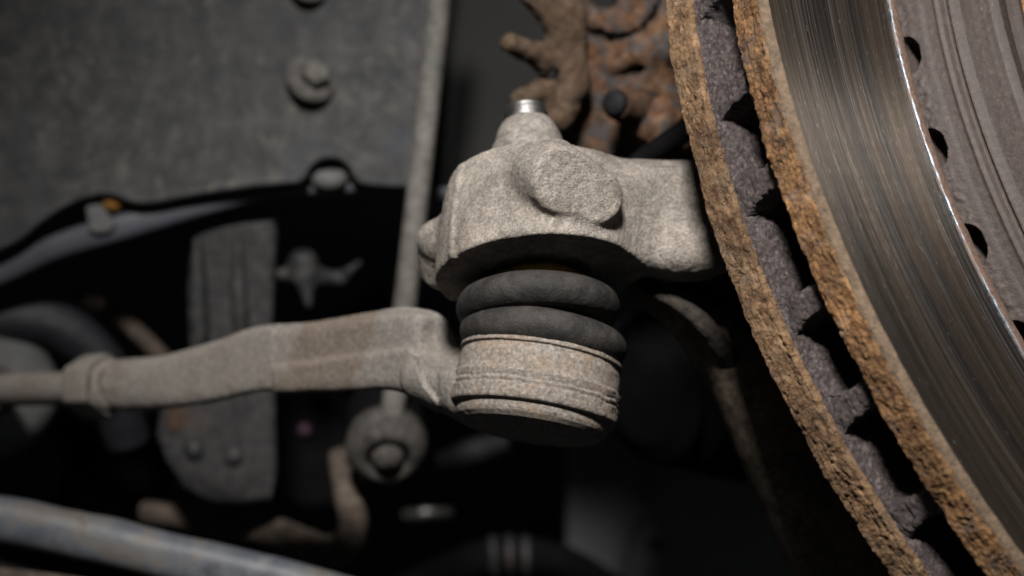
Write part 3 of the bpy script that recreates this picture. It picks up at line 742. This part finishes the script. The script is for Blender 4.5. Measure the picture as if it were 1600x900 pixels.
# ------------------------------------------------------------------ tie rod end
HC = P(846, 557, 622); HU = nrm((.155, .235, .96))
tre = thing('tie_rod_end', 'dusty tie rod end with black rubber boot hanging under the knuckle', 'tie rod end', HC - HU * 19)
def crust(v):
    h = (v - HC) @ HU
    n = .12 * fbm(v, .35, 3, 2) + .08 * fbm(v, 1.1, 3, 6)
    ln = .5 * fbm(v * np.array([1, 1, .2]), .18, 3, 11)
    n = n + .45 * np.exp(-((h + 8.4 + ln) / .55) ** 2) - .8 * np.exp(-((h + 11.4 + ln * .7) / .26) ** 2) - .5 * np.exp(-((h + 10.0 + ln) / .2) ** 2)
    return n * np.clip((h + 15.6) / 1.0 + .35, .35, 1)
pr = [(12, .6), (18.6, .6), (20.2, .5), (20.9, .1), (21.0, -.7), (20.3, -1.0), (20.3, -1.3), (20.8, -3), (21.1, -7.5), (21.5, -9), (21.7, -11.2), (21.9, -11.8), (21.7, -15.0), (21.3, -15.6),
      (20.2, -15.8), (20.0, -16.1), (19.8, -17.6), (19.3, -18.5), (18.0, -19.6), (17.2, -19.9), (16.6, -19.5), (9, -20.2), (.01, -20.6)]
V, F = lathe(pr, HC, HU, 300, step=.3, noise=crust); hs = mesh('socket_housing', V, F, M['crust'], tre)
# lifted crust flake at the lip
V, F = tube([HC + HU * .9 + x for x in [np.array([-18.2, -10.2, 0]), np.array([-15.5, -13.8, -.2]), np.array([-12, -16.9, -.3]), np.array([-9, -18.7, -.2])]], [.5, .8, .8, .4], n=30, seg=10, noise=lambda v: .25 * fbm(v, 1.0, 2, 4)); mesh('lip_flake', V, F, M['crust'], hs)

# rubber boot: rings whose centre, axis and radius change from stud to housing
BC0 = P(836, 442, 622)
U1 = nrm((-.005, .32, .95)); U2 = nrm((.15, .235, .96)); C1 = P(840, 482, 622); C2 = P(848, 532, 622)
keys = [(P(837, 446, 624), KU, 11.4)]
for ph in range(125, -116, -20):
    f = math.radians(ph); keys.append((C1 + U1 * 4.5 * math.sin(f), U1, 16.6 + 4.5 * math.cos(f)))
keys.append(((C1 + C2) / 2, nrm(U1 + U2), 15.4))
for ph in range(110, -101, -21):
    f = math.radians(ph); keys.append((C2 + U2 * 4.5 * math.sin(f), U2, 17.2 + 4.5 * math.cos(f)))
keys.append((HC + HU * .2, HU, 17.5))
arr = np.array([np.concatenate([c, u, [r]]) for c, u, r in keys]); g = catmull(arr, 150)
th = np.linspace(0, 2 * np.pi, 200, endpoint=False); rows = []
for row in g:
    u = nrm(row[3:6]); ea = nrm(np.array([1., 0, 0]) - u * u[0]); eb = np.cross(u, ea)
    wob = 1 + .006 * np.sin(3 * th + 1)
    rows.append(row[:3] + row[6] * wob[:, None] * (np.cos(th)[:, None] * ea + np.sin(th)[:, None] * eb))
V = np.vstack(rows); F = grid_faces(200, 150); N = vnormals(V, F)
if np.mean(np.sum(N * (V - V.mean(0)), 1)) < 0: F = F[:, ::-1]; N = -N
V = V + N * (.10 * fbm(V, .18, 3, 7) + .03 * fbm(V, 1.2, 2, 3))[:, None]
bt = mesh('rubber_boot', V, F, M['boot'], tre)
V, F = lathe([(10.4, -.9), (12.3, -1.0), (12.9, -.4), (12.9, .8), (12.0, 1.3), (10.0, 1.2)], P(837, 447, 623.6), KU, 90, noise=lambda v: .18 * fbm(v, .7, 3, 2)); mesh('retaining_ring', V, F, M['gold'], bt)
V, F = lathe([(.01, 12), (7.5, 12), (8.6, 2), (9.5, -6), (.01, -6)], P(838, 446, 623.6), KU, 40); mesh('stud_taper', V, F, M['nut'], tre)

# forged arm
def PX(x, d): return P(x, 0, d)[0]
xs_px = np.array([120, 190, 250, 330, 400, 480, 560, 610, 650, 690, 730, 790])
dep = np.array([735, 722, 712, 700, 689, 676, 662, 653, 646, 639, 632, 628.])
cyp = np.array([604, 602, 598, 582, 562, 556, 548, 543, 549, 566, 585, 598])
hh = np.array([37, 41, 42, 47, 51, 52, 57, 61, 68, 72, 55, 45.])
hyv = np.array([6.8, 7.0, 7.2, 7.8, 8.2, 8.4, 8.6, 8.8, 9.6, 11, 13, 14])
AX = np.array([PX(x, d) for x, d in zip(xs_px, dep)]); AZ = np.array([P(0, y, d)[2] for y, d in zip(cyp, dep)]); AH = hh * S * dep
def sd_arm(X, Y, Z):
    cy = curve(X, AX, dep + 2); cz = curve(X, AX, AZ); hz = curve(X, AX, AH); hy = curve(X, AX, hyv)
    n = curve(X, AX, [2.2, 2.4, 3.0, 5.0, 7, 7.5, 7, 6, 4.5, 3.2, 2.6, 2.4])
    k = ((np.abs(Z - cz) / hz) ** n + (np.abs(Y - cy) / hy) ** n) ** (1 / n)
    d = np.maximum((k - 1) * np.minimum(hz, hy), np.maximum(AX[0] - X, X - AX[-1]))
    # web that drops from the arm to the socket
    d = smin(d, capsule(X, Y, Z, P(668, 588, 634), P(740, 606, 622), 6.6, 9.5), 4.0)
    # hollow on the upper right where the arm turns behind the boot
    d = smax(d, -ellipsoid(X, Y, Z, P(716, 522, 626), (14, 17, 9.5)), 2.5)
    # forging parting line
    xl = [PX(x, q) for x, q in ((430, 685), (540, 666), (600, 655), (640, 648), (655, 645), (668, 642), (690, 638))]
    zl = [P(0, y, q)[2] for y, q in ((572, 685), (556, 666), (550, 655), (541, 648), (560, 645), (600, 642), (622, 638))]
    zz = np.interp(X, xl, zl)
    on = (X > xl[0]) & (X < xl[-1])
    st = np.clip((Z - zz) / .5, -1, 1) * .75
    return d + np.where(on & (Y < cy), st, 0)
V, F = surface_nets(sd_arm, (AX[0] - 2, 604, P(0, 670, 640)[2]), (AX[-1] + 1, 752, P(0, 455, 660)[2]), .72)
V = V + vnormals(V, F) * (.14 * fbm(V, .16, 3, 3) + .07 * fbm(V, .9, 2, 2))[:, None]
mesh('forged_arm', V, F, M['rod'], tre)

# lock nut and inner tie rod
c = P(150, 603, 729); ax = nrm(P(250, 598, 712) - P(60, 608, 746))
t = thing('lock_nut', 'dusty hexagon lock nut where the tie rod meets the forged arm', 'nut', c)
V, F = lathe([(5.5, -6.2), (9.0, -6.2), (10.0, -5.2), (10.0, 5.2), (9.0, 6.2), (5.5, 6.2)], c, ax, 6); o = mesh('hexagon', V, F, M['rod'], t, smooth=False); bevelled(o, 1.1, 3)
V, F = lathe([(5.5, 5.2), (7.6, 5.4), (7.6, 7.2), (5.5, 7.4)], c, ax, 40); mesh('collar', V, F, M['rod'], t)
t = thing('inner_tie_rod', 'dusty round inner tie rod shaft running out from the lock nut', 'tie rod', P(40, 607, 750))
V, F = tube([P(215, 601, 719), P(110, 606, 737), P(0, 610, 756), P(-160, 618, 784)], [5.0, 5.0, 5.2, 5.4], n=60, seg=32, noise=lambda v: .12 * fbm(v, .15, 3)); mesh('shaft', V, F, M['rod'], t)
V, F = lathe([(5.4, 6), (6.6, 5), (8.5, 0), (9.6, -6), (10.2, -14), (5, -16)], P(-12, 611, 758), ax, 40); mesh('flared_collar', V, F, M['brownarm'], t)

# ------------------------------------------------------------------ brake disc
DC = np.array([225.160, 720.764, 18.408]); DN = nrm((.5473, -.7232, .4212))
DA = nrm(np.cross(DN, [0, 0, 1.])); DB = np.cross(DN, DA)
RO, O1, O2, O3 = 223.44, 10.05, 24.6, 35.65
disc = bpy.data.objects.new('brake_disc', None); COL.objects.link(disc); disc.empty_display_size = .02
mt = Matrix((DA, DB, DN)).transposed().to_4x4(); mt.translation = wpt(DC); disc.matrix_world = mt
disc.location = wpt(DC); disc.rotation_euler = mt.to_euler(); ROOTLOC[disc.name] = (0, 0, 0)
tag(disc, 'vented brake disc with rust crusted rims and scored bright friction face', 'brake disc')
TH = np.concatenate([np.radians(np.arange(-22, 44, .09)), np.radians(np.arange(44, 338, 1.4))])
def revolve(profile, step, noise=None, th=TH):
    pr = resample(profile, step); c, s = np.cos(th), np.sin(th)
    V = np.stack([pr[:, 0][:, None] * c, pr[:, 0][:, None] * s, np.repeat(pr[:, 1][:, None], len(th), 1)], -1).reshape(-1, 3)
    F = grid_faces(len(th), len(pr)); N = vnormals(V, F)
    if noise is not None: V, N = noise(V, N), N
    return V, F
def rimnoise(seed, amp, lo, hi):
    def f(V, N):
        r = np.hypot(V[:, 0], V[:, 1]); w = np.clip((r - 212) / 8, 0, 1)
        n = .75 * fbm(V, .09, 3, seed) + .55 * fbm(V * np.array([1, 1, .7]), .42, 3, seed + 3) + .40 * fbm(V, 1.15, 2, seed + 6)
        pit = np.minimum(0, fbm(V, .5, 3, seed + 8) + .45) * 1.3
        q = np.stack([np.arctan2(V[:, 1], V[:, 0]) * 223 * .10, V[:, 2] * .9, r * .3], 1)
        strata = fbm(q, 1.0, 3, seed + 20, ridge=True)
        n = (n * .55 + pit * .5 + .14 * strata) * amp
        out = V.copy(); ex = np.clip((V[:, 2] - lo) / .4, 0, 1) * np.clip((hi - V[:, 2]) / .4, 0, 1)
        rad = np.stack([V[:, 0] / r, V[:, 1] / r, 0 * r], 1)
        k = np.clip((r - 221.5) / 1.5, 0, 1)
        out += rad * (n * k)[:, None]
        # ragged edges: shift sideways as well
        z = np.sign((lo + hi) / 2 - V[:, 2]); zz = .45 * fbm(V, .25, 3, seed + 11) + .25 * fbm(V, 1.0, 2, seed + 13)
        out[:, 2] += zz * np.clip((r - 219) / 4, 0, 1) * (1 - ex * .6) * amp * .9
        return out
    return f
# the normal must face outwards: profile runs inner face -> edge -> outer face
pin = [(186, O1), (206, O1 + .2), (219, O1)]
def chn(V, N):
    r = np.hypot(V[:, 0], V[:, 1]); out = V.copy()
    out[:, 2] += .55 * fbm(V, .14, 3, 21) + .35 * fbm(V, .6, 3, 24) + .18 * fbm(V, 1.6, 2, 27) - .8 * np.clip((r - 216) / 4, 0, 1)
    return out
V, F = revolve([(160, O1 - .6), (190, O1 - .6), (222.6, O1 - .6)], .45, chn)
ch = mesh('channel_floor', V, F, M['channel'], disc, local=True)
V, F = revolve([(RO - 1.6, O1 - .2), (RO - .5, O1 - .15), (RO, O1 - .9), (RO, .8), (RO - .8, 0), (RO - 3, -.1), (150, -.1)], .34, rimnoise(31, 1.0, .3, O1 - .3))
mesh('inboard_rim', V, F[:, ::-1], M['rim_in'], disc, local=True)
V, F = revolve([(160, O2), (196, O2), (RO - 1.2, O2), (RO, O2 + .8), (RO, O3 - 2.2), (RO - .4, O3 - 1.6)], .34, rimnoise(51, 1.1, O2 + .3, O3 + 3))
mesh('outboard_rim', V, F, M['rim_out'], disc, local=True)
def chamf(V, N):
    out = V.copy(); out[:, 2] += .10 * fbm(V, .4, 3, 71); r = np.hypot(V[:, 0], V[:, 1]); return out
V, F = revolve([(RO - .2, O3 - 2.3), (RO - .5, O3 - 1.3), (RO - 1.7, O3 - .25), (RO - 2.3, O3)], .3, chamf)
mesh('worn_chamfer', V, F, M['chamfer'], disc, local=True)
def frn(V, N):
    r = np.hypot(V[:, 0], V[:, 1]); out = V.copy()
    q = np.stack([r * .9, r * 0, r * 0], 1); out[:, 2] += .05 * fbm(q, 1.0, 3, 81) + .12 * fbm(q, .12, 2, 83); return out
FZ = O3 - .35
V, F = revolve([(RO - 2.2, O3 + .01), (RO - 2.6, FZ), (181.0, FZ), (180.6, FZ)], .35, frn, th=np.concatenate([np.radians(np.arange(-22, 44, .3)), np.radians(np.arange(44, 338, 1.4))]))
mesh('friction_face', V, F, M['friction'], disc, local=True)
def lipn(V, N):
    out = V.copy(); n = .22 * fbm(V, .5, 3, 91); r = np.hypot(V[:, 0], V[:, 1]); out[:, 0] *= 1 + n / r; out[:, 1] *= 1 + n / r; return out
V, F = revolve([(180.85, FZ - .3), (180.6, FZ + .5), (180.2, FZ + .75)], .25, lambda V, N: V + .3 * (lipn(V, N) - V)); mesh('bright_lip', V, F, M['lip'], disc, local=True)
V, F = revolve([(180.3, FZ + .72), (179.2, FZ + .85), (178.0, FZ + .55), (177.4, FZ - .4), (177.2, O2)], .3, lipn); mesh('rusty_lip', V, F, M['liprust'], disc, local=True)
# hat with vent holes
HOLES = [math.radians(a) for a in np.arange(350.2 - 8.75 * 2, 350.2 + 8.75 * 8, 8.75)]
HP = [(177.5, O3 - 12), (174.6, O3 - 9), (173.2, O3 - 5.5), (172.0, O3 - 2.5), (170.6, O3 + .2), (169.9, O3 + 1.2), (169.0, O3 + 3.4), (169.1, O3 + 4.3), (168.2, O3 + 5.0), (166.5, O3 + 5.3), (166.3, O3 + 6.2), (167.0, O3 + 6.8), (166.6, O3 + 7.4),
      (165.2, O3 + 9), (163.8, O3 + 13.5), (162.8, O3 + 16.4), (160.8, O3 + 17.8), (158.5, O3 + 17.2), (156.5, O3 + 16.0), (154.8, O3 + 16.6), (153, O3 + 17.4), (150.8, O3 + 16.4)]
def hatn(V, N):
    out = V.copy(); r = np.hypot(V[:, 0], V[:, 1]); th = np.arctan2(V[:, 1], V[:, 0])
    n = .04 * fbm(V, .3, 3, 95) + .05 * fbm(V, 1.1, 3, 97) + .25 * np.clip((O3 - V[:, 2]) / 3, 0, 1) * fbm(V, .7, 3, 98)
    push = np.zeros(len(V))
    for h in HOLES:
        d = (th - h + np.pi) % (2 * np.pi) - np.pi
        e = np.sqrt((d * 173 / 5.4) ** 2 + ((V[:, 2] - (O3 - 4.7)) / 3.4) ** 2)
        push += 9 * np.clip((1 - e) / .22, 0, 1)
    out[:, 0] *= 1 + (n - push) / r; out[:, 1] *= 1 + (n - push) / r; return out
V, F = revolve(HP, .35, hatn); mesh('hat', V, F, M['hat'], disc, local=True)
def hubn(V, N):
    out = V.copy(); out[:, 2] += .5 * fbm(V, .3, 3, 99) + .3 * fbm(V, 1.0, 2, 100); return out
V, F = revolve([(151, O3 + 16.2), (149, O3 + 18.0), (120, O3 + 18.4)], .5, hubn, th=np.concatenate([np.radians(np.arange(-22, 44, .3)), np.radians(np.arange(44, 338, 1.4))])); mesh('hub_face', V, F, M['hubrust'], disc, local=True)
V, F = revolve([(185, O3 - 12), (176, O3 - 12.5), (168, O3 - 13)], 2.0); mesh('vent_undercut', V, F, M['void'], disc, local=True)

# cooling vanes: each one a part, three shapes shared in turn
def vane_mesh(k):
    n, m = 44, 34
    zz = np.linspace(O1 - 1.2, O2 + .8, n); pts = []
    ta = np.linspace(-1, 1, m)
    for z in zz:
        fl = 1 + .55 * ((z - (O1 + O2) / 2) / ((O2 - O1) / 2)) ** 2
        w = 3.0 * fl
        y = np.sin(ta * np.pi / 2) * w; x = np.where(np.abs(ta) < .5, 219.6 - 1.2 * (1 - np.cos(ta * np.pi)), 0)
        t2 = np.clip((np.abs(ta) - .5) / .5, 0, 1)
        x = 219.8 - 1.4 * np.abs(np.sin(ta * np.pi / 2)) ** 3 - 34 * t2 ** 2
        y = np.sign(ta) * w * np.minimum(1, np.abs(ta) / .5) ** .7
        pts.append(np.stack([x, y, np.full(m, z)], 1))
    V = np.vstack(pts); F = grid_faces(m, n, False); N = vnormals(V, F)
    if N[len(N) // 2 + m // 2, 0] < 0: F = F[:, ::-1]; N = -N
    V = V + N * (.45 * fbm(V + 40 * k, .3, 3, 60 + k) + .28 * fbm(V + 40 * k, 1.1, 3, 64 + k))[:, None]
    return V, F
protos = []
for k in range(3):
    V, F = vane_mesh(k); o = mesh('vane', V, F, M['channel'], disc, local=True); protos.append(o)
NV = 48
for i in range(NV):
    a = math.radians(353.0 + 7.45 * i + random.Random(i).uniform(-.5, .5)) if i < 45 else math.radians(353.0 - 7.45 * (NV - i))
    if i < 3: o = protos[i]
    else:
        o = protos[i % 3].copy(); COL.objects.link(o); o.parent = disc
    o.rotation_euler = (0, 0, a)
